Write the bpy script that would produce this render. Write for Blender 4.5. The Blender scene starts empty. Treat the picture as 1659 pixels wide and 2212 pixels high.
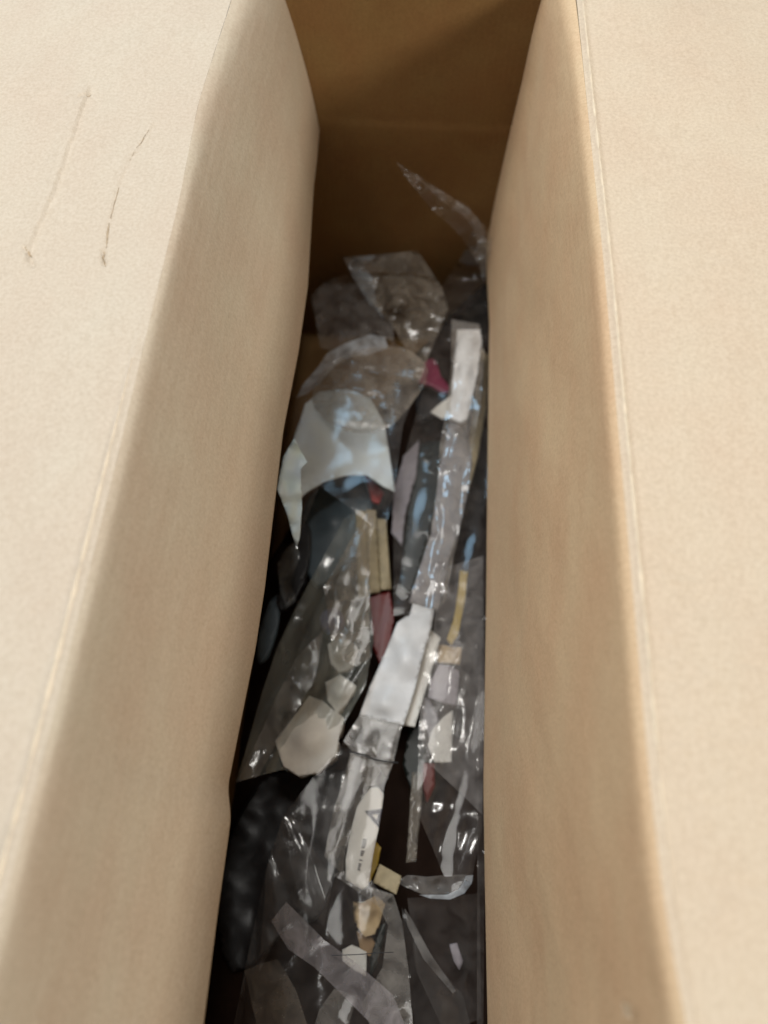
import bpy, bmesh, math, random
import numpy as np
from mathutils import Vector, Euler, noise
from mathutils.geometry import delaunay_2d_cdt
R = math.radians
S = bpy.context.scene
COL = S.collection
random.seed(4)

# ------------------------------------------------------------------ camera
H = 0.356                       # camera height above the rim of the box (rim is z = 0)
FPX, CU, CV = 1609.0, 829.5, 1106.0
cam_d = bpy.data.cameras.new('camera')
cam = bpy.data.objects.new('camera', cam_d); COL.objects.link(cam)
cam.location = (0, 0, H)
cam.rotation_euler = (R(27.0), 0, R(3.75))
cam_d.sensor_fit = 'VERTICAL'; cam_d.sensor_height = 36.0
cam_d.lens = 36.0 * FPX / 2212.0
cam_d.clip_start = 0.01; cam_d.clip_end = 50
cam_d.dof.use_dof = True
cam_d.dof.focus_distance = 0.56
cam_d.dof.aperture_fstop = 3.2
S.camera = cam
CM = Euler(cam.rotation_euler).to_matrix()

# ------------------------------------------------------------------ light
S.view_settings.view_transform = 'Standard'
S.view_settings.look = 'None'
S.view_settings.exposure = 0.0
S.view_settings.gamma = 1.0
w = bpy.data.worlds.new('World'); S.world = w; w.use_nodes = True
w.node_tree.nodes['Background'].inputs[0].default_value = (1.0, 0.965, 0.91, 1)
w.node_tree.nodes['Background'].inputs[1].default_value = 0.165
S.cycles.max_bounces = 12; S.cycles.diffuse_bounces = 6; S.cycles.transparent_max_bounces = 40
S.cycles.glossy_bounces = 4; S.cycles.transmission_bounces = 6
S.cycles.caustics_reflective = False; S.cycles.caustics_refractive = False

def area(name, loc, target, sx, sy, power, col):
    d = bpy.data.lights.new(name, 'AREA'); d.shape = 'RECTANGLE'; d.size = sx; d.size_y = sy
    d.energy = power; d.color = col
    o = bpy.data.objects.new(name, d); COL.objects.link(o); o.location = loc
    o.rotation_euler = (Vector(target) - Vector(loc)).to_track_quat('-Z', 'Y').to_euler()
    return o
area('ceiling_panel', (-0.95, .70, 2.15), (0, .35, -.1), 1.5, 1.5, 55, (1.0, .975, .93))
area('side_lamp', (2.15, -1.55, 1.22), (0, .5, -.1), .42, .42, 44, (1.0, .92, .80))
area('ceiling_spot', (0.22, 0.72, 2.2), (0, .3, -.4), .17, .17, 7.5, (1.0, .97, .92))
area('window', (-0.85, 2.3, 2.5), (0, .3, -.35), .8, .8, 18, (.46, .74, 1.0))

# ------------------------------------------------------------------ helpers
def at(u, v, z):
    """point of the world at height z seen at (u, v) of the 1659 x 2212 photograph"""
    d = CM @ Vector(((u - CU) / FPX, (CV - v) / FPX, -1.0))
    t = (z - H) / d.z
    lim = .708 - (z + .5) * .10        # what would stick through the far wall leans on it instead
    if z < -.01 and d.y * t > lim: return Vector((d.x, d.y, d.z)) * (lim / d.y) + Vector((0, 0, H))
    return Vector((d.x * t, d.y * t, z))

def nt(name):
    m = bpy.data.materials.new(name); m.use_nodes = True
    n = m.node_tree; n.nodes.clear()
    return m, n, n.nodes.new('ShaderNodeOutputMaterial')
def node(n, t, **kw):
    x = n.nodes.new(t)
    for k, v in kw.items():
        if k in x.inputs: x.inputs[k].default_value = v
        else: setattr(x, k, v)
    return x

def cardboard(name, base, var=.10, gloss=.55):
    m, n, out = nt(name); L = n.links.new
    b = node(n, 'ShaderNodeBsdfPrincipled', Roughness=.72)
    b.inputs['Specular IOR Level'].default_value = .35
    tc = node(n, 'ShaderNodeTexCoord')
    mp = node(n, 'ShaderNodeMapping'); mp.inputs['Scale'].default_value = (1, .5, 1)
    L(tc.outputs['Object'], mp.inputs[0])
    n1 = node(n, 'ShaderNodeTexNoise', Scale=22.0, Detail=4.0); L(mp.outputs[0], n1.inputs[0])
    n2 = node(n, 'ShaderNodeTexNoise', Scale=420.0, Detail=6.0, Roughness=.7); L(tc.outputs['Object'], n2.inputs[0])
    n3 = node(n, 'ShaderNodeTexNoise', Scale=75.0, Detail=3.0); L(mp.outputs[0], n3.inputs[0])
    r1 = node(n, 'ShaderNodeValToRGB'); L(n1.outputs[0], r1.inputs[0])
    c = Vector(base)
    r1.color_ramp.elements[0].position = .32; r1.color_ramp.elements[1].position = .68
    r1.color_ramp.elements[0].color = (c.x * (1 - var * .3), c.y * (1 - var), c.z * (1 - var * 1.15), 1)
    r1.color_ramp.elements[1].color = (c.x * (1 + var * .35), c.y * (1 + var * .8), c.z * (1 + var), 1)
    mx = node(n, 'ShaderNodeMixRGB', blend_type='MULTIPLY'); mx.inputs[0].default_value = 1
    r2 = node(n, 'ShaderNodeValToRGB'); L(n2.outputs[0], r2.inputs[0])
    r2.color_ramp.elements[0].position = .30; r2.color_ramp.elements[0].color = (.86, .83, .79, 1)
    r2.color_ramp.elements[1].position = .62; r2.color_ramp.elements[1].color = (1.03, 1.03, 1.03, 1)
    L(r1.outputs[0], mx.inputs[1]); L(r2.outputs[0], mx.inputs[2])
    mx2 = node(n, 'ShaderNodeMixRGB', blend_type='MULTIPLY'); mx2.inputs[0].default_value = .12
    r3 = node(n, 'ShaderNodeValToRGB'); L(n3.outputs[0], r3.inputs[0])
    r3.color_ramp.elements[0].position = .35; r3.color_ramp.elements[0].color = (.90, .87, .85, 1)
    r3.color_ramp.elements[1].position = .6
    L(mx.outputs[0], mx2.inputs[1]); L(r3.outputs[0], mx2.inputs[2])
    L(mx2.outputs[0], b.inputs['Base Color'])
    # paper tooth and the washboard of the flutes below the liner
    wv = node(n, 'ShaderNodeTexWave', Scale=55.0, Distortion=.4, Detail=2.0); wv.bands_direction = 'X'
    L(tc.outputs['Object'], wv.inputs[0])
    bp = node(n, 'ShaderNodeBump', Strength=.25, Distance=.0012); L(n2.outputs[0], bp.inputs['Height'])
    bp2 = node(n, 'ShaderNodeBump', Strength=.09, Distance=.0008); L(wv.outputs[0], bp2.inputs['Height'])
    L(bp.outputs[0], bp2.inputs['Normal'])
    n4 = node(n, 'ShaderNodeTexNoise', Scale=48.0, Detail=3.0); L(tc.outputs['Object'], n4.inputs[0])
    bp3 = node(n, 'ShaderNodeBump', Strength=.16, Distance=.004); L(n4.outputs[0], bp3.inputs['Height'])
    L(bp2.outputs[0], bp3.inputs['Normal']); L(bp3.outputs[0], b.inputs['Normal'])
    L(b.outputs[0], out.inputs[0])
    return m

def plain(name, col, rough=.5, var=.12, scale=60, bump=.15, spec=.4):
    m, n, out = nt(name); L = n.links.new
    b = node(n, 'ShaderNodeBsdfPrincipled', Roughness=rough); b.inputs['Specular IOR Level'].default_value = spec
    tc = node(n, 'ShaderNodeTexCoord')
    n1 = node(n, 'ShaderNodeTexNoise', Scale=float(scale), Detail=5.0); L(tc.outputs['Object'], n1.inputs[0])
    r = node(n, 'ShaderNodeValToRGB'); L(n1.outputs[0], r.inputs[0])
    r.color_ramp.elements[0].position = .3; r.color_ramp.elements[1].position = .7
    r.color_ramp.elements[0].color = tuple(c * (1 - var) for c in col) + (1,)
    r.color_ramp.elements[1].color = tuple(min(c * (1 + var), .92) for c in col) + (1,)
    L(r.outputs[0], b.inputs['Base Color'])
    bp = node(n, 'ShaderNodeBump', Strength=bump, Distance=.002); L(n1.outputs[0], bp.inputs['Height'])
    L(bp.outputs[0], b.inputs['Normal']); L(b.outputs[0], out.inputs[0])
    return m

def film(name, haze, tint=(.80, .78, .75), rough=.11, gloss=1.0, streak=None):
    """thin clear polyethylene: mostly transparent, a little milky, glossy"""
    m, n, out = nt(name); L = n.links.new
    tr = node(n, 'ShaderNodeBsdfTransparent'); tr.inputs[0].default_value = (.955, .95, .945, 1)
    df = node(n, 'ShaderNodeBsdfDiffuse'); df.inputs[0].default_value = tuple(tint) + (1,)
    tl = node(n, 'ShaderNodeBsdfTranslucent'); tl.inputs[0].default_value = tuple(tint) + (1,)
    md = node(n, 'ShaderNodeMixShader'); md.inputs[0].default_value = .35
    L(df.outputs[0], md.inputs[1]); L(tl.outputs[0], md.inputs[2])
    tc = node(n, 'ShaderNodeTexCoord')
    mp = node(n, 'ShaderNodeMapping')
    if streak is not None:
        mp.inputs['Rotation'].default_value = (0, 0, R(streak)); mp.inputs['Scale'].default_value = (1, .16, 1)
    L(tc.outputs['Object'], mp.inputs[0])
    n1 = node(n, 'ShaderNodeTexNoise', Scale=60.0, Detail=4.0, Distortion=.6); L(mp.outputs[0], n1.inputs[0])
    mr = node(n, 'ShaderNodeMapRange'); L(n1.outputs[0], mr.inputs[0])
    mr.inputs[1].default_value = .3; mr.inputs[2].default_value = .7
    mr.inputs[3].default_value = haze * .25; mr.inputs[4].default_value = min(haze * 1.3, 1)
    lw = node(n, 'ShaderNodeLayerWeight'); lw.inputs[0].default_value = .25
    ad = node(n, 'ShaderNodeMath', operation='MULTIPLY_ADD'); L(lw.outputs['Facing'], ad.inputs[0]); ad.inputs[1].default_value = haze * .8
    L(mr.outputs[0], ad.inputs[2])
    m1 = node(n, 'ShaderNodeMixShader'); L(ad.outputs[0], m1.inputs[0]); L(tr.outputs[0], m1.inputs[1]); L(md.outputs[0], m1.inputs[2])
    gl = node(n, 'ShaderNodeBsdfGlossy', Roughness=rough)
    gl.inputs[0].default_value = (gloss, gloss, gloss, 1)
    fr = node(n, 'ShaderNodeFresnel', IOR=1.52)
    fm = node(n, 'ShaderNodeMath', operation='MULTIPLY'); L(fr.outputs[0], fm.inputs[0]); fm.inputs[1].default_value = .62 * gloss; gl.inputs[0].default_value = (1, 1, 1, 1)
    bp = node(n, 'ShaderNodeBump', Strength=.06, Distance=.004); L(n1.outputs[0], bp.inputs['Height'])
    L(bp.outputs[0], gl.inputs['Normal']); L(bp.outputs[0], fr.inputs['Normal'])
    m2 = node(n, 'ShaderNodeMixShader'); L(fm.outputs[0], m2.inputs[0]); L(m1.outputs[0], m2.inputs[1]); L(gl.outputs[0], m2.inputs[2])
    L(m2.outputs[0], out.inputs[0])
    return m

M = dict(
    kraft=cardboard('kraft_liner_light', (.66, .552, .425), .03),
    kraft_l=cardboard('kraft_liner_grey', (.605, .528, .43), .03),
    panel=cardboard('kraft_panel', (.69, .51, .325), .07),
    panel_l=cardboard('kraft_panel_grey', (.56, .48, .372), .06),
    kraft_in=cardboard('kraft_inside_shaded', (.235, .135, .048), .10),  # darker copy of the kraft; shade inside the box put into its colour
    white=plain('white_plastic', (.88, .88, .87), .35),
    foam=plain('white_foam', (.88, .85, .78), .7, .06, 90, .3),
    paper=plain('white_paper', (.80, .79, .76), .6, .04, 30, .25),
    paper_bluelit=plain('white_paper_blue_lit', (.80, .90, .98), .55, .04, 30, .2),  # white paper with the blue light put into its colour
    crack=plain('broken_board_edge', (.42, .33, .23), .9, .3, 300),
    bluelit=plain('blue_lit_paper_fold', (.70, .86, 1.0), .3, .05, 40, .3),  # blue light on the paper fold put into the base colour
    slate=plain('slate_plastic', (.085, .12, .145), .4),
    black=plain('black_plastic', (.018, .018, .02), .35),
    darkgreen=plain('dark_green_board', (.009, .015, .013), .4),
    brownblack=plain('brown_black_filler', (.022, .012, .008), .85, spec=.1),
    grey=plain('grey_plastic', (.25, .24, .25), .4),
    lilac=plain('lilac_grey_card', (.36, .33, .36), .55),
    red=plain('dark_red_plastic', (.15, .014, .012), .35),
    brightred=plain('bright_red_plastic', (.34, .02, .015), .4),
    magenta=plain('magenta_plastic', (.22, .02, .065), .35),
    yellow=plain('ochre_yellow_plastic', (.58, .40, .06), .4),
    wood=plain('pale_wood', (.44, .36, .22), .6, .15, 120, .3),
    tan=plain('tan_foam', (.62, .46, .26), .8, .12, 80, .5),
    ink=plain('dark_ink', (.06, .055, .07), .6),
    f0=film('film_clear', .04), f1=film('film_thin_haze', .065, (.72, .66, .62)), f2=film('film_haze', .22),
    f3=film('film_milky', .42, (.70, .67, .62)), fs=film('film_streaked', .27, (.58, .62, .56), streak=20),
    fb=film('film_beige', .42, (.52, .46, .38)), fl=film('film_lilac', .46, (.62, .58, .60)),
    fg=film('film_glossy', .20, gloss=2.0),
    f2m=film('film_haze_matte', .20, (.66, .62, .60), .3, gloss=.12),
    fw=film('film_wisp', .10, (.70, .64, .58), .2, gloss=.18),
    rim=film('film_rim', .72, (.74, .80, .86), .10),
    edge=plain('pale_kraft_edge', (.73, .62, .47), .7, .10, 160, .3),
    fblue=film('film_blue_grey', .26, (.62, .72, .80), .08),
)

def link(o, parent=None):
    COL.objects.link(o)
    if parent is not None: o.parent = parent
    return o
def tag(o, label=None, cat=None, group=None, kind=None):
    for k, v in (('label', label), ('category', cat), ('group', group), ('kind', kind)):
        if v: o[k] = v
    return o
def empty(name, label, cat, group=None):
    o = bpy.data.objects.new(name, None); o.empty_display_size = .02
    link(o); return tag(o, label, cat, group)
def mesh_obj(name, verts, faces, mat, parent=None, smooth=True):
    me = bpy.data.meshes.new(name); me.from_pydata([tuple(v) for v in verts], [], faces); me.update()
    if smooth: me.polygons.foreach_set('use_smooth', [True] * len(me.polygons))
    me.materials.append(mat)
    return link(bpy.data.objects.new(name, me), parent)
def solid(o, t, off=-1, bev=0):
    s = o.modifiers.new('thick', 'SOLIDIFY'); s.thickness = t; s.offset = off
    if bev:
        b = o.modifiers.new('soft', 'BEVEL'); b.width = bev; b.segments = 3; b.limit_method = 'ANGLE'; b.angle_limit = R(50)
    return o

def smooth_loop(pts, k):
    """Catmull-Rom through a closed outline"""
    out = []; n = len(pts)
    for i in range(n):
        p0, p1, p2, p3 = (np.array(pts[(i + j) % n], float) for j in (-1, 0, 1, 2))
        for s in range(k):
            t = s / k
            out.append(tuple(.5 * ((2 * p1) + (-p0 + p2) * t + (2 * p0 - 5 * p1 + 4 * p2 - p3) * t * t + (-p0 + 3 * p1 - 3 * p2 + p3) * t ** 3)))
    return out

def tri(x):
    x = x - math.floor(x)
    return 1 - abs(2 * x - 1)

def patch(name, mat, outline, z, parent=None, inner=(), amp=.003, size=70, step=9, seed=0,
          pleat=None, pleat_amp=.0, dimples=(), rnd=0, smooth=True, wob=0.0, thick=0, bev=0):
    """a sheet with the given outline; z: one height or per-point heights; crumpled by folds"""
    rs = random.Random(seed * 77 + 5)
    if not thick: size = size * 1.5
    if isinstance(z, (int, float)): zs = [z] * len(outline)
    else: zs = list(z)
    o3 = [(u, v, h) for (u, v), h in zip(outline, zs)]
    if rnd: o3 = smooth_loop(o3, rnd)
    ctrl = list(o3) + list(inner)
    CA = np.array([(c[0], c[1]) for c in ctrl]); CZ = np.array([c[2] for c in ctrl])
    def zat(u, v):
        d = (CA[:, 0] - u) ** 2 + (CA[:, 1] - v) ** 2 + 30.0
        ww = 1 / d ** 1.5
        return float((ww * CZ).sum() / ww.sum())
    bd = []
    for i in range(len(o3)):
        a, b = o3[i], o3[(i + 1) % len(o3)]
        L = math.hypot(b[0] - a[0], b[1] - a[1]); k = max(1, int(L / step))
        for s in range(k):
            t = s / k
            u = a[0] + (b[0] - a[0]) * t; v = a[1] + (b[1] - a[1]) * t
            if wob:
                wx = noise.noise(Vector((u / 23, v / 23, seed + .5))) * wob
                wy = noise.noise(Vector((u / 23, v / 23, seed + 9.5))) * wob
                u += wx; v += wy
            bd.append((u, v))
    n = len(bd)
    us = [p[0] for p in bd]; vs = [p[1] for p in bd]
    def inside(u, v):
        c = False; j = n - 1
        for i in range(n):
            if (vs[i] > v) != (vs[j] > v) and u < (us[j] - us[i]) * (v - vs[i]) / (vs[j] - vs[i]) + us[i]: c = not c
            j = i
        return c
    pts = list(bd)
    v = min(vs) + step * .5; row = 0
    while v < max(vs):
        u = min(us) + (step * .5 if row % 2 else 0)
        while u < max(us):
            uu, vv = u + rs.uniform(-.15, .15) * step, v + rs.uniform(-.15, .15) * step
            if inside(uu, vv): pts.append((uu, vv))
            u += step
        v += step * .87; row += 1
    for (du, dv, dr, dh) in dimples:
        for a in range(-6, 7):
            for b in range(-6, 7):
                uu, vv = du + a * dr / 5 + .13, dv + b * dr / 5 + .17
                if inside(uu, vv): pts.append((uu, vv))
    res = delaunay_2d_cdt([Vector(p) for p in pts], [], [list(range(n))], 1, 1e-4)
    V2, F = res[0], res[2]
    dirs = [(rs.uniform(0, math.pi), rs.uniform(.5, 1.3), rs.random(), rs.uniform(.5, 1)) for _ in range(3)]
    verts = []
    for p in V2:
        u, v = p.x, p.y
        h = 0
        wq = noise.noise_vector(Vector((u / size / 1.6, v / size / 1.6, seed * 1.7))) * .55
        for (a, f, ph, am) in dirs:
            h += am * (tri((u * math.cos(a) + v * math.sin(a)) / size * f * .5 + ph + wq.x) - .5)
        h += .8 * (abs(noise.noise(Vector((u / size * 1.6, v / size * 1.6, seed + 3.3)))) * -2 + .5)
        h *= amp * .42
        if pleat is not None and pleat_amp:
            a = R(pleat[0]); s = (u * math.cos(a) + v * math.sin(a)) / pleat[1]
            h += .55 * pleat_amp * (tri(s + .5 * wq.y) - .5 + .5 * (tri(s * 2.3 + .3 + wq.x) - .5))
        for (du, dv, dr, dh) in dimples:
            q = ((u - du) ** 2 + (v - dv) ** 2) / (dr * dr)
            if q < 4: h += .75 * dh * math.exp(-q * 1.6)
        zz = zat(u, v) + h
        verts.append(at(u, v, zz))
    faces = []
    for f in F:
        f = list(f)
        a, b, c = verts[f[0]], verts[f[1]], verts[f[2]]
        if (b - a).cross(c - a).z < 0: f.reverse()
        faces.append(f)
    o = mesh_obj(name, verts, faces, mat, parent, smooth)
    if thick: solid(o, thick, -1, bev)
    return o

# ------------------------------------------------------------------ the cardboard box
FAR, NEAR, BOT = .721, -.34, -.50
def curve_xy(pts, z, smooth=9):
    P = [at(u, v, z) for u, v in pts]
    P.sort(key=lambda p: p.y)
    ys = np.array([p.y for p in P]); xs = np.array([p.x for p in P])
    def f(Y):
        Y = np.asarray(Y, float)
        x = np.interp(Y, ys, xs)
        lo = (xs[3] - xs[0]) / (ys[3] - ys[0]); hi = (xs[-1] - xs[-3]) / (ys[-1] - ys[-3])
        x = np.where(Y < ys[0], xs[0] + (Y - ys[0]) * np.clip(lo, -.05, .05), x)
        x = np.where(Y > ys[-1], xs[-1] + (Y - ys[-1]) * np.clip(hi, -.05, .05), x)
        k = np.ones(smooth) / smooth
        xp = np.pad(x, smooth // 2, mode='edge')
        return np.convolve(xp, k, 'valid')
    return f
YS = np.linspace(NEAR, FAR, 620)
ZL, ZR = -.170, -.317
creaseL = curve_xy([(510, 0), (440, 220), (398, 440), (340, 680), (270, 980), (196, 1288), (110, 1640), (30, 1940), (-45, 2212)], 0, 25)(YS)
creaseR = curve_xy([(1235, 0), (1262, 280), (1290, 560), (1318, 900), (1350, 1280), (1385, 1700), (1420, 2000), (1462, 2212)], 0, 25)(YS)
edgeL = curve_xy([(680, 290), (678, 400), (672, 500), (665, 620), (645, 760), (612, 930), (572, 1270), (552, 1400), (530, 1510), (492, 1700), (499, 1765), (489, 1840), (470, 1974), (440, 2212)], ZL, 7)(YS)
edgeR = curve_xy([(1060, 510), (1057, 700), (1053, 1000), (1050, 1300), (1047, 1500), (1044, 1700), (1047, 1900), (1053, 2212)], ZR, 9)(YS)

def grid_obj(name, A, mat, parent, flip=False):
    ni, nj = A.shape[:2]
    me = bpy.data.meshes.new(name)
    idx = np.arange(ni * nj).reshape(ni, nj)
    a, b, c, d = idx[:-1, :-1], idx[1:, :-1], idx[1:, 1:], idx[:-1, 1:]
    q = np.stack([a, b, c, d] if not flip else [a, d, c, b], -1).reshape(-1, 4)
    me.vertices.add(ni * nj); me.vertices.foreach_set('co', A.reshape(-1).astype(np.float32))
    me.loops.add(q.size); me.loops.foreach_set('vertex_index', q.reshape(-1).astype(np.int32))
    me.polygons.add(len(q)); me.polygons.foreach_set('loop_start', np.arange(0, q.size, 4, dtype=np.int32))
    me.polygons.foreach_set('use_smooth', np.ones(len(q), bool))
    me.update(); me.validate(); me.materials.append(mat)
    return link(bpy.data.objects.new(name, me), parent)

def fbm(X, Y, seed, waves):
    """smooth noise from a few dozen sine waves"""
    rs = np.random.RandomState(seed); h = np.zeros_like(X)
    for lam, am in waves:
        for _ in range(5):
            a = rs.uniform(0, 2 * math.pi); f = 2 * math.pi / (lam * rs.uniform(.7, 1.4))
            h += am / 2.2 * np.sin((X * math.cos(a) + Y * math.sin(a)) * f + rs.uniform(0, 6.28))
    return h

box = empty('cardboard_box', 'deep open kraft cardboard box with both long flaps folded outwards', 'cardboard box')
box.location = (0, 0, 0)

def seg_dist(X, Y, P):
    """unsigned distance to a polyline and the side of it"""
    best = np.full(X.shape, 1e9); side = np.zeros(X.shape)
    for (x0, y0), (x1, y1) in zip(P[:-1], P[1:]):
        dx, dy = x1 - x0, y1 - y0
        t = np.clip(((X - x0) * dx + (Y - y0) * dy) / (dx * dx + dy * dy), 0, 1)
        d = np.hypot(X - x0 - t * dx, Y - y0 - t * dy)
        s = np.sign((X - x0) * dy - (Y - y0) * dx)
        m = d < best
        best = np.where(m, d, best); side = np.where(m, s, side)
    return best, side
def pxline(pts): return [tuple(at(u, v, 0))[:2] for u, v in pts]

def flap(crease, sgn, mat, seed):
    ds = np.concatenate([np.arange(0, .012, .0006), np.arange(.012, .24, .00125), np.linspace(.245, .42, 14)])
    D, Yg = np.meshgrid(ds, YS)
    X = crease[:, None] + sgn * (D + .004); Z = np.zeros_like(X)
    bead = .0016 * np.exp(-((D - .0045) / .0024) ** 2)
    bead = bead * (np.clip((Yg - .02) / .10, .25, 1) if sgn > 0 else np.clip((.34 - Yg) / .14, .0, 1))
    Z += bead
    Z += .0012 * fbm(X, Yg, seed, [(.25, .9), (.09, .35)]) * np.clip(D / .03, 0, 1)
    Z += .00010 * fbm(X, Yg, seed + 1, [(.022, 1.0), (.011, .5)])
    edge_rag = .00035 * fbm(X * 0, Yg, seed + 2, [(.02, .5), (.007, .5)])
    # washboard from the flutes
    Z += .00002 * np.sin(D / .0074 * 2 * math.pi)
    if sgn < 0:   # scuffs on the left flap: a pressed-in tab and a curved crack
        d, s = seg_dist(X, Yg, pxline([(188, 205), (170, 262), (140, 345), (112, 420), (82, 490), (60, 545)]))
        Z += .0015 * np.where(s > 0, 1, -.3) * np.exp(-(d / .011) ** 2)
        d, s = seg_dist(X, Yg, pxline([(330, 272), (305, 312), (282, 345), (265, 385), (248, 430), (236, 480), (228, 530), (224, 570)]))
        Z += -.0008 * np.exp(-(d / .0010) ** 2) + .0006 * np.where(s > 0, 1, 0) * np.exp(-(d / .006) ** 2)
        for P in ([(172, 212), (192, 203)], [(52, 534), (62, 550), (72, 575)], [(222, 540), (226, 572)]):
            d, s = seg_dist(X, Yg, pxline(P)); Z += -.0022 * np.exp(-(d / .0011) ** 2)
        d, s = seg_dist(X, Yg, pxline([(65, 545), (160, 590), (240, 640)])); Z += -.0003 * np.exp(-(d / .003) ** 2)
        for P in ([(18, 1118), (19, 1119)], [(72, 1322), (75, 1323)]):
            d, s = seg_dist(X, Yg, pxline(P)); Z += -.0020 * np.exp(-(d / .0008) ** 2)
    else:         # fine diagonal wrinkles on the right flap
        rs = random.Random(9)
        for _ in range(44):
            u0, v0 = rs.uniform(1400, 1659), rs.uniform(1150, 1980); L = rs.uniform(25, 90); a = R(rs.uniform(8, 48))
            d, s = seg_dist(X, Yg, pxline([(u0, v0), (u0 + L * .5 * math.cos(a), v0 + L * .5 * math.sin(a) + rs.uniform(-5, 5)), (u0 + L * math.cos(a), v0 + L * math.sin(a))]))
            Z += rs.choice((-1, 1)) * rs.uniform(.0003, .0007) * np.exp(-(d / .0016) ** 2)
        d, s = seg_dist(X, Yg, pxline([(1352, 1262), (1375, 1275), (1398, 1280)])); Z += -.0004 * np.exp(-(d / .0012) ** 2)
    A = np.stack([X, Yg, Z], -1)
    o = grid_obj('flap', A, mat, box, flip=(sgn < 0) == False)
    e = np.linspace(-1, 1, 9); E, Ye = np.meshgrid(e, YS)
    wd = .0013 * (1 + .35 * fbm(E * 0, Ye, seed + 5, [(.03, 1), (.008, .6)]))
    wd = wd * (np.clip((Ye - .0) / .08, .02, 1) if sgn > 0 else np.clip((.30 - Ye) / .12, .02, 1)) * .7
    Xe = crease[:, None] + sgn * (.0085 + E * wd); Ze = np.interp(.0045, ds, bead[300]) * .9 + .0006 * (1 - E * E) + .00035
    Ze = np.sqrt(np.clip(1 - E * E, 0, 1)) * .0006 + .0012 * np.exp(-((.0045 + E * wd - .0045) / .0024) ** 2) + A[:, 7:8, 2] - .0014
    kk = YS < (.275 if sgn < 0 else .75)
    grid_obj('crease_edge', np.stack([Xe, Ye, Ze], -1)[kk], M['edge'], o, flip=(sgn < 0) == False)  # strip along the crease, paler than the flap
    return o
fl = flap(creaseL, -1, M['kraft_l'], 11); fl['label'] = 'left flap with a pressed-in mark and a curved crack'
fr = flap(creaseR, 1, M['kraft'], 21); fr['label'] = 'right flap with fine diagonal wrinkles'
def crack(pts, w0, label=None):
    P = [at(u, v, 0) for u, v in pts]; V, F = [], []
    for i, p in enumerate(P):
        d = (P[min(i + 1, len(P) - 1)] - P[max(i - 1, 0)]).normalized(); nrm = Vector((-d.y, d.x, 0))
        wd = w0 * (.35 + .65 * math.sin(math.pi * (i + .4) / len(P))) * random.uniform(.6, 1.3)
        k = int(np.argmin(np.abs(YS - p.y))); j = 9
        V += [p + nrm * wd + Vector((0, 0, .0)), p - nrm * wd]
        if i: F.append((2 * i - 2, 2 * i - 1, 2 * i + 1, 2 * i))
    o = mesh_obj('crack', V, F, M['crack'], fl)
    sw = o.modifiers.new('lie', 'SHRINKWRAP'); sw.target = fl; sw.wrap_method = 'PROJECT'; sw.use_project_z = True
    sw.use_negative_direction = True; sw.use_positive_direction = True; sw.offset = .00025
    return o
def dense(pts, k=7):
    o = []
    for a, b in zip(pts[:-1], pts[1:]):
        for i in range(k): o.append((a[0] + (b[0] - a[0]) * i / k + random.uniform(-.9, .9), a[1] + (b[1] - a[1]) * i / k))
    return o + [pts[-1]]
crack(dense([(322, 280), (308, 300), (293, 322)], 5), .0006)
crack(dense([(293, 322), (278, 350), (262, 388), (249, 430), (238, 470)], 6), .00028)
crack(dense([(236, 480), (231, 510), (228, 535)], 5), .0005)
crack(dense([(224, 540), (222, 556), (226, 570)], 5), .0006)
crack(dense([(178, 213), (190, 205), (196, 202)], 4), .0007)
crack(dense([(54, 533), (60, 542), (66, 552)], 4), .0006)
# flap boards have a thickness: a lower liner 4 mm below
for crease, sgn, mt in ((creaseL, -1, M['kraft_in']), (creaseR, 1, M['kraft_in'])):
    ds = np.array([.012, .12, .42]); D, Yg = np.meshgrid(ds, YS[::20]); X = crease[::20][:, None] + sgn * D
    grid_obj('lower_liner', np.stack([X, Yg, np.full_like(X, -.007)], -1), mt, fl if sgn < 0 else fr)

def panel(crease, edge, ze, sgn, mat, seed):
    ts = np.linspace(0, 1, 130) ** 1.5
    T, Yg = np.meshgrid(ts, YS)
    C = crease[:, None]; E = edge[:, None]
    far = np.clip((Yg - .34) / .38, 0, 1) ** 1.3          # towards the far end the board rolls over a wide soft crease
    pw = 1 - (.62 if sgn < 0 else .74) * far
    X = C + (E - C) * np.power(np.maximum(T, 1e-4), pw); Z = ze * T
    # rounded crease: first 9 mm leave the flap's plane gradually
    ell = np.abs(Z)
    f = np.exp(-ell / .0022)
    X = X + sgn * .004 * f
    # soft bow of the board and dents
    nrm = -sgn
    X += nrm * .0016 * fbm(Z, Yg, seed, [(.30, .8), (.12, .3), (.04, .04)]) * np.sin(T * math.pi)
    X += nrm * .00003 * np.sin(ell / .0074 * 2 * math.pi)
    # lower lip curls away a little
    A = np.stack([X, Yg, Z], -1)
    lip = []
    last = A[:, -1, :]
    for k in range(1, 7):
        a = k / 6 * math.pi * .5
        q = last.copy(); q[:, 0] += sgn * .004 * (1 - math.cos(a)); q[:, 2] -= .004 * math.sin(a)
        lip.append(q)
    back = lip[-1].copy(); back[:, 0] += sgn * .002; lip.append(back)
    b2 = back.copy(); b2[:, 2] += .05; b2[:, 0] += (crease - edge) * (.05 / abs(ze)) ; lip.append(b2)
    A = np.concatenate([A, np.stack(lip, 1)], 1)
    return grid_obj('side_panel', A, mat, box, flip=(sgn > 0))
pl = panel(creaseL, edgeL, ZL, -1, M['panel_l'], 31); pl['label'] = 'left inner panel leaning into the box'
pr = panel(creaseR, edgeR, ZR, 1, M['panel'], 41); pr['label'] = 'right inner panel leaning into the box'

def board(name, A, mat, flip=False):
    return grid_obj(name, A, mat, box, flip)
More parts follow.
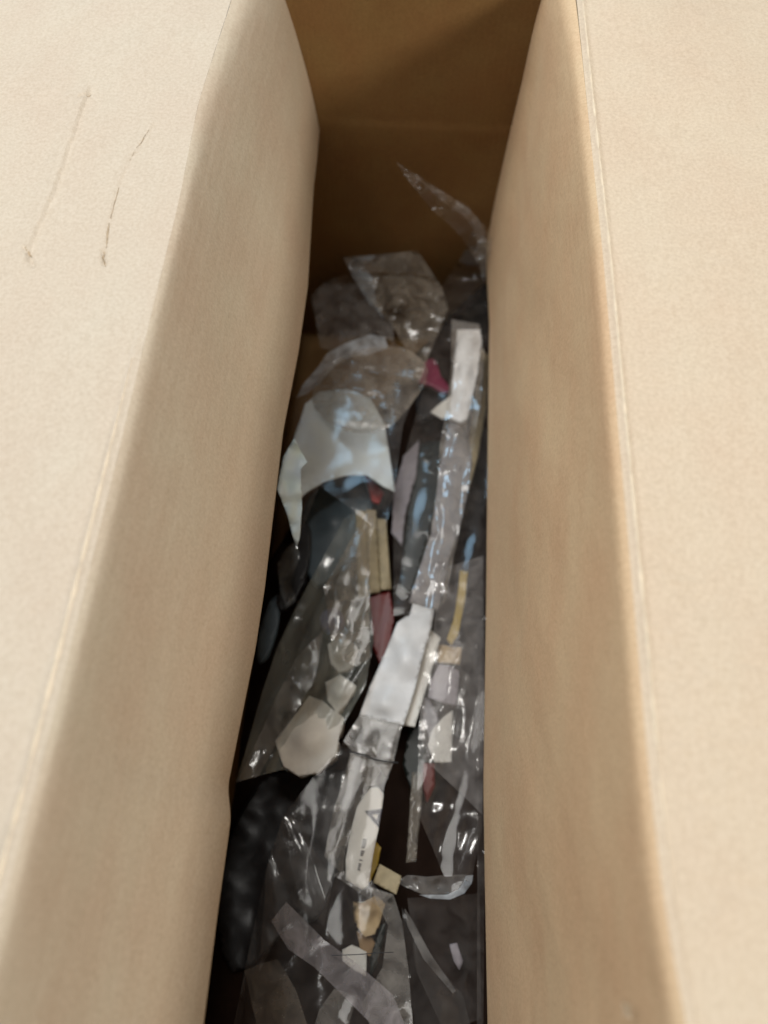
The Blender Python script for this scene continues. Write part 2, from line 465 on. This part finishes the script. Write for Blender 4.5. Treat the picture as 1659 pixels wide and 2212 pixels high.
# outer side walls
YW = YS[::6]
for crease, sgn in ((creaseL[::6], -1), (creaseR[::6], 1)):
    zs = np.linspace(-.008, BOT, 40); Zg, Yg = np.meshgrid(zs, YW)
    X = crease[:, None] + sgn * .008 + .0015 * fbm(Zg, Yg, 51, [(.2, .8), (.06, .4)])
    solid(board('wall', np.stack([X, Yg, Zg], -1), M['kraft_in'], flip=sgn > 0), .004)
# far wall: an upper board and, from the tape line down, the glued inner flap
xs = np.linspace(-.19, .16, 90); zs = np.linspace(.002, BOT, 160); Xg, Zg = np.meshgrid(xs, zs)
Yf = FAR + .0012 * fbm(Xg, Zg, 61, [(.2, 1), (.07, .4)])
zl = -.158 - .05 * (Xg * 0)
Yf = Yf - .0007 / (1 + np.exp((Zg - zl - .004 * Xg) / .0012))
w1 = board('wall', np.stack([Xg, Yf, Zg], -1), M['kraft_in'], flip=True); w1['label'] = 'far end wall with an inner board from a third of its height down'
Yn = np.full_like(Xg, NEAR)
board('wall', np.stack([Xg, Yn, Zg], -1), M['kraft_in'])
# far flap folded out, unseen near flap added to block light, box bottom
a, b = np.meshgrid(np.linspace(-.165, .118, 12), np.linspace(0, 1, 12))
solid(board('unseen_end_flap', np.stack([a, FAR + .004 + .16 * b, .002 - .03 * b], -1), M['kraft']), .004)
solid(board('unseen_end_flap', np.stack([a, NEAR + .06 * b, -.012 - .01 * b], -1), M['kraft']), .004)
a, b = np.meshgrid(np.linspace(-.20, .17, 60), np.linspace(NEAR, FAR, 120))
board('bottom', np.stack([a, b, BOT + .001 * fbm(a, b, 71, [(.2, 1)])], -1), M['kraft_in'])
# torn tuft of paper on the lower right panel
rs = random.Random(3); vv = []; ff = []
for i in range(26):
    p = at(1355 + rs.uniform(-7, 9), 2184 + rs.uniform(-8, 16), -.028)
    a = R(rs.uniform(60, 130)); L = rs.uniform(.001, .003); wd = rs.uniform(.0003, .0007)
    q = p + Vector((-math.sin(a) * 0 + L * math.cos(a) * .5 - .001, L * math.sin(a), rs.uniform(.001, .003)))
    k = len(vv); vv += [p + Vector((-wd, 0, 0)), p + Vector((wd, 0, 0)), q + Vector((wd * .5, 0, 0)), q - Vector((wd * .5, 0, 0))]; ff.append((k, k + 1, k + 2, k + 3))
tf = mesh_obj('torn_paper', vv, ff, M['edge'], pr)

exec_later = []
# ------------------------------------------------------------------ contents
def item(name, label, cat, mat, outline, z, thick=.006, bev=.0012, group=None, **kw):
    kw.setdefault('amp', .0006); kw.setdefault('step', 11); kw.setdefault('wob', 1.2)
    o = patch(name, M[mat], outline, z, None, thick=thick, bev=0, **kw)
    return tag(o, label, cat, group)

# dark things lying lowest
item('dark_gap_filler', 'large dark slab added lowest under all the bags to darken the gaps', 'dark filler', 'brownblack',
     [(560, 1250), (640, 1120), (900, 760), (1060, 620), (1100, 700), (1100, 2300), (430, 2330), (500, 1700)], -.462, .02, rnd=0, amp=.004, size=120)  # dark slab standing in for the shade between the bags
item('dark_shade_slab', 'rounded dark slab added for shade under the crossed film strips at the near end', 'shade slab', 'black',
     [(560, 1690), (660, 1672), (760, 1690), (700, 1960), (620, 2010), (500, 2100), (470, 1900)], -.452, .02, rnd=3, amp=.004)  # another dark slab added to stand in for shade
item('black_clip', 'small black clip below the magenta clip', 'clip', 'black',
     [(905, 832), (945, 838), (968, 850), (945, 885), (915, 905), (898, 880)], -.418, .008, rnd=3)
item('dark_green_board', 'dark green circuit board strip beside the long grey strip', 'circuit board', 'darkgreen',
     [(900, 960), (955, 950), (948, 1070), (925, 1160), (890, 1280), (862, 1270), (880, 1120)], -.425, .004)
item('dark_green_board', 'dark green circuit board corner under the clear bag end on the right', 'circuit board', 'darkgreen',
     [(885, 1575), (918, 1560), (925, 1640), (905, 1720), (885, 1700), (870, 1650)], -.43, .004)
item('black_strap', 'black rubber strap curving between the white paper and the left wall', 'strap', 'black',
     [(650, 1120), (672, 1150), (665, 1230), (640, 1290), (612, 1318), (598, 1290), (628, 1220), (642, 1160)], -.392, .006, rnd=4)
item('black_strap', 'dark slate strap lying half under the left panel', 'strap', 'slate',
     [(598, 1285), (606, 1310), (596, 1370), (578, 1420), (556, 1428), (560, 1370), (578, 1310)], -.40, .006, rnd=4)

# white instruction sheet and what lies on it
sheet = item('folded_sheet', 'folded white paper sheet inside the clear bag at the upper left', 'paper sheet', 'paper_bluelit',
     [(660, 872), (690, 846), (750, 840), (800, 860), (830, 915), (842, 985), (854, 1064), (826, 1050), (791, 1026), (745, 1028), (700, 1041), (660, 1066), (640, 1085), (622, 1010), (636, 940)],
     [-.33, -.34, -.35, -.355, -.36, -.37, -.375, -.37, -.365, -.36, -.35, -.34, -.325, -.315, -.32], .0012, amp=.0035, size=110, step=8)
item('blue_lit_fold', 'pointed paper fold beside the white sheet at the left wall, blue light painted in', 'wrapper', 'bluelit',
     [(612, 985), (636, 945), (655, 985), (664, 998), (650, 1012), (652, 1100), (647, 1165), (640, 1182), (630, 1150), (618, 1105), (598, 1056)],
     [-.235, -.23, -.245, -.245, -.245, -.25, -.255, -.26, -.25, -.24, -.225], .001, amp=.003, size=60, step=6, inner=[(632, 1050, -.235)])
item('slate_dome', 'slate blue rounded plastic cover under the lower edge of the white sheet', 'plastic cover', 'slate',
     [(652, 1130), (665, 1080), (700, 1046), (745, 1032), (795, 1030), (806, 1080), (775, 1180), (722, 1240), (680, 1265), (655, 1200)],
     -.408, .006, rnd=3, inner=[(720, 1120, -.402)])
item('red_clip', 'small bright red clip peeking out at the corner of the white sheet', 'clip', 'brightred',
     [(788, 1026), (806, 1040), (829, 1064), (818, 1088), (804, 1083), (798, 1060)], -.396, .005, step=6)
st = empty('wood_slat_bundle', 'bundle of thin pale wooden slats between the red clip and the dark red block', 'wooden slats')
for i in range(3):
    u0, u1 = 768 + i * 22, 791 + i * 22; i = i * 2
    v0 = 1102 - i * 1 + (i > 3) * 22 * (i - 3); v1 = 1286 - i * 3.6
    sl = patch('slat', M['wood'], [(u0 - 0 + (i > 3) * 2, v0), (u1 - 1, v0 + 2), (u1 + 6 + i, v1), (u0 + 6 + i, v1 + 2)], [-.402 + .001 * (i % 3)] * 2 + [-.408 + .0012 * ((i * 2) % 3)] * 2, st, amp=.0002, step=10, seed=i, thick=.003)
item('dark_red_block', 'dark red block under the end of the wooden slats', 'block', 'red',
     [(797, 1290), (842, 1276), (852, 1330), (842, 1398), (822, 1440), (808, 1400)], -.412, .014, amp=.0003, pleat=(8, 40), pleat_amp=.0015, step=6)
# magenta clip and the white tube at the right wall
item('magenta_clip', 'small magenta clip beside the upper end of the white tube', 'clip', 'magenta',
     [(908, 808), (918, 782), (934, 774), (946, 790), (952, 812), (972, 838), (958, 848), (930, 832), (905, 826)], -.400, .006, step=6, rnd=2)
tube = item('white_tube', 'bright white flattened tube standing against the right wall', 'tube', 'white',
     [(988, 712), (1038, 712), (1041, 738), (1033, 800), (1010, 905), (996, 912), (972, 900), (980, 800)], -.340, .010, amp=.0006, inner=[(1005, 800, -.331), (1010, 740, -.331)], step=7)
item('white_tag', 'small cream triangular tag touching the lower end of the white tube', 'tag', 'foam',
     [(930, 890), (950, 872), (976, 852), (974, 902), (955, 905)], -.386, .0015, step=7)
item('cream_strip', 'narrow cream strip between the white tube and the right wall', 'strip', 'wood',
     [(1040, 752), (1054, 770), (1050, 880), (1032, 990), (1014, 1050), (1006, 1000), (1022, 880), (1034, 810)], -.386, .002)
item('long_grey_strip', 'long grey flat strip running from the white tube to the white carton', 'strip', 'grey',
     [(972, 908), (1008, 905), (1020, 1000), (1000, 1110), (972, 1200), (946, 1318), (884, 1300), (904, 1232), (932, 1150), (950, 1010)], -.384, .003, amp=.0015, size=120)
# ribbed pinkish-brown pouch between paper and grey strip
item('ribbed_wrapper', 'brown ribbed wrapper strip lying between the white sheet and the green board', 'wrapper', 'lilac',
     [(872, 985), (905, 950), (900, 1020), (875, 1110), (868, 1180), (846, 1150), (850, 1060)], -.418, .002, amp=.001, pleat=(60, 16), pleat_amp=.004, step=6)

cart = empty('white_carton', 'long white slim carton in the middle with a cream side', 'carton')
patch('carton_top', M['white'], [(892, 1303), (938, 1317), (932, 1352), (918, 1400), (896, 1490), (872, 1566), (820, 1556), (776, 1546), (800, 1480), (832, 1410), (858, 1345), (876, 1332), (884, 1330)],
      [-.385] * 3 + [-.388] * 3 + [-.392] * 4 + [-.386] * 3, cart, amp=.0005, step=9, thick=.010, inner=[(880, 1420, -.380), (835, 1520, -.385)])
patch('carton_side', M['foam'], [(930, 1360), (952, 1378), (930, 1455), (896, 1570), (860, 1563), (885, 1490), (905, 1410)], -.398, cart, amp=.0005, thick=.004)
# foam caps at the left, under the milky bag
for i, (lab, P) in enumerate((('largest white foam block at the lower left under the milky bag', [(594, 1602), (640, 1540), (668, 1503), (698, 1515), (742, 1550), (724, 1630), (690, 1668), (645, 1676), (612, 1655)]),
      ('middle white foam block between the carton and the biggest foam block', [(703, 1474), (735, 1456), (770, 1482), (752, 1518), (728, 1540), (708, 1515)]),
      ('smallest cream foam block above the other white foam blocks', [(708, 1392), (742, 1370), (772, 1398), (765, 1435), (732, 1452), (714, 1432)]))):
    item('foam_block', lab, 'foam block', 'foam', P, -.376 - .003 * i, .022, amp=.0012, size=50, step=7, group='white foam blocks', seed=i + 3,
         inner=[(sum(p[0] for p in P) / len(P), sum(p[1] for p in P) / len(P), -.367 - .003 * i)])
item('violet_button', 'dark violet round button above the foam blocks under the milky bag', 'button', 'lilac',
     [(695, 1325), (722, 1312), (742, 1330), (738, 1358), (712, 1368), (694, 1350)], -.41, .006, rnd=3).data.materials[0] = plain('violet_plastic', (.10, .09, .20))
# right side, below the carton
item('yellow_strip', 'long ochre yellow strip against the right wall', 'strip', 'yellow',
     [(994, 1232), (1011, 1236), (1004, 1300), (991, 1368), (976, 1392), (966, 1380), (980, 1340), (988, 1290)], -.394, .006, step=6)
item('lilac_card', 'lilac grey card with small dark print near the right wall', 'card', 'lilac',
     [(948, 1436), (975, 1440), (992, 1450), (988, 1524), (962, 1520), (925, 1506), (932, 1470)], -.402, .0012)
item('beige_card', 'beige card piece directly under the ochre strip', 'card', 'tan',
     [(946, 1392), (998, 1398), (994, 1436), (946, 1430)], -.408, .0012)
item('white_box_end', 'small white folded card standing below the lilac card', 'card', 'foam',
     [(932, 1580), (958, 1548), (978, 1534), (976, 1646), (938, 1646), (924, 1610)], -.404, .002, amp=.002, size=40)
item('beige_flap_card', 'grey beige folded card slanting from the carton to the white folded card', 'card', 'grey',
     [(906, 1502), (930, 1512), (950, 1560), (930, 1600), (915, 1560)], -.409, .0015)
item('dark_red_rod', 'dark red rod end just below the white folded card', 'rod', 'red',
     [(915, 1648), (938, 1648), (940, 1700), (922, 1735), (914, 1700)], -.425, .008)
# label card with logo
lab = item('label_card', 'white rounded label card with a printed triangle and fine print', 'label card', 'paper',
     [(786, 1718), (800, 1702), (816, 1700), (829, 1716), (826, 1748), (816, 1800), (803, 1860), (796, 1912), (782, 1922), (746, 1900), (747, 1850), (758, 1795), (772, 1742)], -.376, .0008, amp=.0001)
lab.data.materials[0] = plain('aged_label_paper', (.74, .71, .64), .6, .05)
def mark(name, rings, z, parent, mat='ink'):
    verts, faces = [], []
    for P in rings:
        k = len(verts); verts += [at(u, v, z) for u, v in P]; faces.append(list(range(k, k + len(P))))
    return mesh_obj(name, verts, faces, M[mat], parent, False)
T0, T1 = [(788, 1752), (826, 1747), (818, 1788)], [(803, 1760), (817, 1758), (814, 1771)]
mark('printed_triangle', [[T0[i], T0[(i + 1) % 3], T1[(i + 1) % 3], T1[i]] for i in range(3)], -.3748, lab)
rs = random.Random(12); bars = []
for (va, vb, ua, ub, hw) in ((1812, 1846, 789, 783, 5), (1852, 1878, 781, 776, 4)):
    v = va
    while v < vb:
        t = (v - va) / (vb - va); uc = ua + (ub - ua) * t
        if rs.random() < .85: bars.append([(uc - hw, v), (uc + hw * rs.uniform(.2, 1), v + 1), (uc + hw * rs.uniform(.2, 1), v + 3.4), (uc - hw, v + 2.4)])
        v += 4.2
mark('fine_print', bars, -.3748, lab)
item('ochre_stick', 'short ochre stick against the lower right side of the label card', 'stick', 'yellow',
     [(812, 1818), (823, 1832), (815, 1868), (800, 1905), (793, 1896), (800, 1860)], -.398, .006, step=6)
item('cream_cube', 'small cream cube at the foot of the label card', 'cube', 'wood',
     [(820, 1866), (868, 1892), (856, 1932), (806, 1906)], -.392, .018, step=7)
item('tan_foam_lump', 'rounded tan foam lump below the label card', 'foam piece', 'tan',
     [(768, 1972), (785, 1948), (810, 1936), (832, 1952), (822, 1990), (808, 2018), (790, 2026), (772, 2000)], -.405, .016, inner=[(795, 1965, -.397)], amp=.003, size=30, step=5, wob=3)
item('brown_foam_lump', 'smaller darker brown lump touching the tan foam lump', 'foam piece', 'tan',
     [(772, 2012), (800, 2022), (812, 2040), (800, 2066), (778, 2052)], -.416, .01, wob=2).data.materials[0] = plain('brown_foam', (.34, .22, .11), .8)
item('small_white_cap', 'small white cap below the tan foam lump', 'cap', 'foam',
     [(738, 2052), (760, 2040), (792, 2056), (790, 2110), (760, 2092), (740, 2075)], -.414, .01, wob=2)
item('dark_slot_piece', 'narrow dark olive blade beside the tan foam lump', 'blade', 'darkgreen',
     [(822, 2000), (834, 1992), (826, 2040), (812, 2090), (800, 2110), (800, 2070)], -.388, .003)
item('lilac_chip', 'small lilac chip under the bag near the right wall at the near end', 'chip', 'lilac',
     [(972, 2040), (988, 2036), (1000, 2075), (992, 2096), (980, 2076)], -.43, .003)
item('seal_strip', 'narrow grey upright seal strip of the dark bag on the right', 'seal strip', 'grey',
     [(890, 1668), (914, 1668), (912, 1730), (904, 1800), (899, 1862), (877, 1864), (882, 1800), (886, 1730)], -.400, .0012).data.materials[0] = M['fb']

# ------------------------------------------------------------------ clear bags
bagA = empty('plastic_bag', 'crumpled clear plastic bag with a stiff folded top flap at the far left', 'plastic bag', 'clear plastic bags in the box')
patch('bag_flap', M['fb'], [(740, 556), (820, 550), (902, 541), (955, 622), (968, 668), (938, 740), (921, 782), (905, 830), (880, 760), (846, 700), (800, 650), (768, 604)],
      [-.34, -.34, -.34, -.355, -.36, -.37, -.375, -.38, -.375, -.37, -.36, -.35], bagA, amp=.004, size=90, seed=2, inner=[(870, 640, -.345)],
      dimples=[(952, 641, 9, .004), (932, 632, 8, .003), (840, 668, 10, .003)], step=8)
patch('bag_flap_edge', M['fblue'], [(742, 557), (768, 556), (805, 600), (812, 650), (830, 690), (800, 660), (766, 606)], -.334, bagA, amp=.003, size=40, seed=5, step=6)
patch('bag_crumple', M['f2'], [(672, 640), (700, 610), (748, 592), (800, 640), (850, 700), (850, 740), (812, 718), (760, 735), (715, 758), (692, 750), (682, 690)],
      -.372, bagA, amp=.006, size=50, seed=8, dimples=[(736, 662, 9, .004), (694, 716, 10, .005), (700, 740, 8, .004)], step=7)
patch('bag_rim', M['rim'], [(640, 860), (655, 830), (690, 790), (706, 764), (745, 742), (800, 722), (832, 728), (838, 752), (790, 768), (740, 774), (716, 800), (688, 830), (664, 850)],
      -.345, bagA, amp=.002, size=40, seed=9, step=6, pleat=(40, 30), pleat_amp=.003)
patch('bag_front', M['fb'], [(672, 868), (690, 810), (740, 768), (840, 748), (890, 760), (925, 800), (905, 850), (862, 905), (830, 928), (780, 936), (720, 920), (690, 892)],
      -.332, bagA, amp=.0035, size=60, seed=10, rnd=2, pleat=(100, 60), pleat_amp=.003, step=8, dimples=[(688, 856, 8, .003)])
patch('bag_side', M['f1'], [(600, 1050), (640, 860), (700, 770), (850, 740), (920, 790), (870, 920), (852, 1060), (830, 1160), (760, 1100), (690, 1050), (640, 1180)],
      -.318, bagA, amp=.003, size=80, seed=12, dimples=[(606, 1056, 8, .004)], step=9)
patch('bag_tail', M['fblue'], [(600, 1215), (622, 1180), (640, 1170), (648, 1200), (628, 1260), (640, 1300), (618, 1312), (604, 1270)],
      -.372, bagA, amp=.005, size=30, seed=14, step=5, dimples=[(622, 1293, 7, .004), (610, 1225, 8, .004)])

bagB = empty('plastic_bag', 'long clear plastic bag squeezed along the right wall with many small glints', 'plastic bag', 'clear plastic bags in the box')
patch('bag_neck', M['fw'], [(856, 350), (905, 380), (960, 415), (1010, 446), (1046, 484), (1064, 520), (1064, 620), (1040, 590), (1015, 540), (985, 500), (930, 450), (885, 395)],
      [-.165, -.185, -.205, -.235, -.26, -.28, -.32, -.32, -.30, -.27, -.235, -.19], bagB, amp=.0006, size=90, seed=20, step=9,
      dimples=[(1024, 481, 8, .004), (1052, 511, 6, .004)])
patch('bag_crease', M['fw'], [(900, 385), (950, 412), (1000, 444), (1030, 470), (1048, 500), (1052, 560), (1044, 610), (1036, 560), (1026, 500), (1000, 466), (950, 430)],
      [-.17, -.19, -.215, -.235, -.26, -.29, -.31, -.29, -.26, -.23, -.20], bagB, amp=.0005, size=90, seed=21, step=8)
patch('bag_shoulder', M['f0'], [(1020, 500), (1066, 520), (1062, 760), (1000, 705), (960, 700), (940, 640), (975, 590), (1005, 540)],
      -.345, bagB, amp=.006, size=45, seed=22, step=7, dimples=[(1032, 592, 10, .005), (1048, 650, 8, .004), (1040, 548, 8, .004)])
patch('bag_front', M['f1'], [(925, 700), (1000, 704), (1062, 730), (1056, 1000), (1052, 1400), (1040, 1800), (1020, 1893), (960, 1893), (900, 1750), (905, 1560), (930, 1320), (850, 1330), (850, 1130), (880, 960), (910, 860)],
      -.352, bagB, amp=.003, size=80, seed=23, step=10, pleat=(12, 110), pleat_amp=.0025,
      dimples=[(982, 920, 12, .007), (946, 776, 9, .004), (972, 722, 12, .006), (925, 985, 8, .005), (958, 998, 9, .005), (936, 1012, 8, .005), (932, 1150, 7, .005), (938, 1120, 7, .004), (916, 1252, 11, .006), (945, 1228, 7, .004), (905, 1272, 8, .005), (1000, 830, 7, .003), (1030, 770, 6, .003)])
patch('bag_hem', M['f1'], [(1036, 1380), (1052, 1380), (1050, 1700), (1046, 2000), (1044, 2230), (1030, 2230), (1031, 1900), (1030, 1600)], -.345, bagB, amp=.003, size=90, seed=25, step=9)
patch('bag_end', M['f2'], [(862, 1908), (880, 1890), (920, 1894), (965, 1890), (1021, 1891), (1016, 1912), (1000, 1930), (968, 1942), (930, 1938), (890, 1922)],
      [-.36] * 10, bagB, amp=.003, size=30, seed=26, step=5, rnd=2, inner=[(950, 1912, -.372)], dimples=[(896, 1895, 6, .004), (1006, 1915, 9, .006), (950, 1937, 7, .004)])

patch('bag_end_highlight', M['rim'], [(1022, 1890), (1019, 1908), (1003, 1930), (972, 1943), (930, 1941), (905, 1933), (935, 1933), (968, 1933), (990, 1922), (1002, 1904), (1006, 1892)],
      -.356, bagB, amp=.0005, size=30, seed=27, step=4, dimples=[(1008, 1912, 8, .003)])  # milky strip painting the bright highlight on the bag end
patch('bag_roll', M['fg'], [(975, 690), (1035, 700), (1046, 760), (1040, 860), (1022, 960), (1012, 1060), (985, 1180), (962, 1300), (940, 1318), (885, 1302), (902, 1240), (930, 1150), (944, 1050), (950, 960), (962, 900), (975, 800)],
      -.326, bagB, amp=.0035, size=42, seed=28, step=7, pleat=(8, 60), pleat_amp=.005,
      dimples=[(975, 925, 14, .008), (960, 1000, 11, .007), (938, 1150, 9, .006), (915, 1255, 13, .007), (980, 780, 9, .005), (1020, 720, 8, .005), (948, 1080, 8, .005), (1002, 850, 8, .004), (950, 1210, 8, .005), (990, 1010, 8, .004)])
patch('bag_layer', M['f2m'], [(950, 1230), (1044, 1200), (1046, 1500), (1042, 1760), (980, 1700), (915, 1640), (905, 1500), (935, 1380)],
      -.338, bagB, amp=.002, size=120, seed=29, step=10)
patch('bag_layer', M['f1'], [(880, 1940), (1036, 1930), (1040, 2200), (960, 2230), (900, 2100)], -.380, bagB, amp=.002, size=120, seed=36, step=10)
bagC = empty('plastic_bag', 'milky translucent plastic bag fanning out over the foam blocks on the left', 'plastic bag', 'clear plastic bags in the box')
patch('bag_front', M['fs'], [(792, 1088), (745, 1120), (700, 1200), (640, 1310), (598, 1400), (565, 1500), (510, 1690), (560, 1676), (612, 1662), (650, 1680), (690, 1668), (745, 1560), (790, 1480), (808, 1380), (800, 1280), (780, 1200), (775, 1130)],
      [-.375, -.375, -.37, -.365, -.365, -.365, -.365, -.372, -.378, -.38, -.38, -.375, -.37, -.37, -.37, -.372, -.375], bagC, amp=.0035, size=100, seed=30, step=9,
      pleat=(28, 70), pleat_amp=.007, inner=[(660, 1450, -.355)], dimples=[(686, 1178, 8, .004), (605, 1400, 7, .004), (578, 1440, 6, .003)])
patch('bag_pleat', M['fb'], [(812, 1100), (790, 1110), (700, 1270), (720, 1420), (770, 1440), (800, 1420), (798, 1290), (800, 1180)], -.366, bagC, amp=.004, size=60, seed=31, pleat=(15, 60), pleat_amp=.0028, step=8)
patch('bag_fold', M['f2'], [(640, 1420), (700, 1360), (680, 1470), (600, 1600), (560, 1676), (512, 1689), (560, 1590), (600, 1500)], -.358, bagC, amp=.003, size=60, seed=33, step=8)

bagD = empty('plastic_bag', 'clear plastic bag around the label card, with a peaked glinting corner', 'plastic bag', 'clear plastic bags in the box')
patch('bag_front', M['f1'], [(612, 1762), (660, 1700), (745, 1600), (775, 1548), (868, 1570), (850, 1650), (830, 1700), (800, 1900), (870, 1990), (895, 2240), (500, 2240), (540, 2040), (575, 1880)],
      -.362, bagD, amp=.0028, size=110, seed=40, step=11, pleat=(10, 150), pleat_amp=.003, dimples=[(626, 1768, 8, .006), (740, 1582, 7, .004), (745, 1608, 7, .004), (858, 2160, 6, .004), (868, 2190, 8, .005), (800, 1628, 6, .003)])
patch('bag_corner', M['f1'], [(612, 1762), (650, 1775), (680, 1840), (720, 1900), (700, 2000), (640, 1960), (590, 2040), (560, 2100), (575, 1880)], -.353, bagD, amp=.002, size=80, seed=41, step=8, pleat=(-20, 80), pleat_amp=.003)
patch('bag_fold', M['f3'], [(776, 1546), (868, 1566), (852, 1640), (760, 1622), (742, 1600)], -.378, bagD, amp=.002, size=60, seed=42, step=8)
patch('bag_fold', M['fb'], [(758, 1624), (852, 1640), (832, 1690), (800, 1700), (780, 1730), (745, 1840), (742, 1890), (700, 1850), (718, 1760), (740, 1690)], -.390, bagD, amp=.002, size=80, seed=43, step=8, pleat=(15, 50), pleat_amp=.0015)
patch('bag_seam', M['f3'], [(800, 1918), (850, 1932), (868, 1990), (882, 2090), (895, 2240), (810, 2240), (780, 2170), (826, 2090), (838, 2000)], -.383, bagD, amp=.002, size=80, seed=44, step=9)
patch('bag_seam', M['f2'], [(740, 1880), (800, 1915), (850, 1932), (820, 1960), (780, 1930), (720, 1890)], -.377, bagD, amp=.003, size=30, seed=45, step=6)
patch('bag_side', M['f0'], [(868, 1960), (890, 2000), (950, 2090), (1000, 2150), (1020, 2230), (900, 2240), (880, 2100)], -.372, bagD, amp=.003, size=60, seed=46, step=9, dimples=[(974, 2136, 7, .005)])
patch('bag_hem', M['f2'], [(874, 1962), (892, 1990), (930, 2060), (985, 2140), (978, 2146), (915, 2072), (880, 2000)], -.366, bagD, amp=.002, size=60, seed=47, step=5)
for lab_, P, mt, zz in (('grey lilac film strip slanting from the dark left side to the bottom', [(586, 1990), (618, 1948), (655, 1985), (700, 2030), (770, 2080), (850, 2150), (885, 2240), (830, 2240), (740, 2150), (680, 2090), (622, 2050)], 'fl', -.348),
                        ('short grey film strip in the near left corner', [(528, 2096), (562, 2082), (600, 2072), (640, 2140), (672, 2240), (560, 2240)], 'fb', -.385),
                        ('pale greenish film piece between the two grey strips at the bottom', [(690, 2180), (722, 2136), (772, 2150), (745, 2240), (672, 2240)], 'f3', -.392)):
    tag(patch('film_strip', M[mt], P, zz, None, amp=.0012, size=50, step=8, seed=int(P[0][0])), lab_, 'film strip', 'loose film strips at the near end')

def wire(name, label, pts, z, r, mat='black'):
    P = [at(u, v, z) for u, v in pts]; Q = []
    for i in range(len(P) - 1):
        p0, p1, p2, p3 = P[max(i - 1, 0)], P[i], P[i + 1], P[min(i + 2, len(P) - 1)]
        for k in range(8):
            t = k / 8; Q.append(.5 * ((2 * p1) + (p2 - p0) * t + (2 * p0 - 5 * p1 + 4 * p2 - p3) * t * t + (3 * p1 - p0 - 3 * p2 + p3) * t ** 3))
    Q.append(P[-1]); V, F = [], []
    for i, q in enumerate(Q):
        d = (Q[min(i + 1, len(Q) - 1)] - Q[max(i - 1, 0)]).normalized(); a = d.cross(Vector((0, 0, 1))).normalized(); b = a.cross(d)
        for k in range(6): V.append(q + r * (a * math.cos(k * math.pi / 3) + b * math.sin(k * math.pi / 3)))
        if i:
            for k in range(6): F.append(((i - 1) * 6 + k, (i - 1) * 6 + (k + 1) % 6, i * 6 + (k + 1) % 6, i * 6 + k))
    return tag(mesh_obj(name, V, F, M[mat]), label, 'thread', 'dark threads on the bags')
wire('dark_thread', 'upper of the two thin dark threads across the folded bag flap', [(812, 690), (850, 676), (890, 668), (935, 666)], -.333, .00035)
wire('dark_thread', 'lower of the two thin dark threads across the folded bag flap', [(850, 738), (880, 728), (925, 720)], -.352, .00035)
wire('dark_thread', 'thick short dark thread under the lower end of the white carton', [(754, 1623), (785, 1631), (812, 1641), (860, 1648)], -.355, .0007)
wire('dark_thread', 'thin dark thread crossing the film strip near the bottom', [(716, 2064), (770, 2062), (820, 2058), (850, 2057)], -.340, .0003)
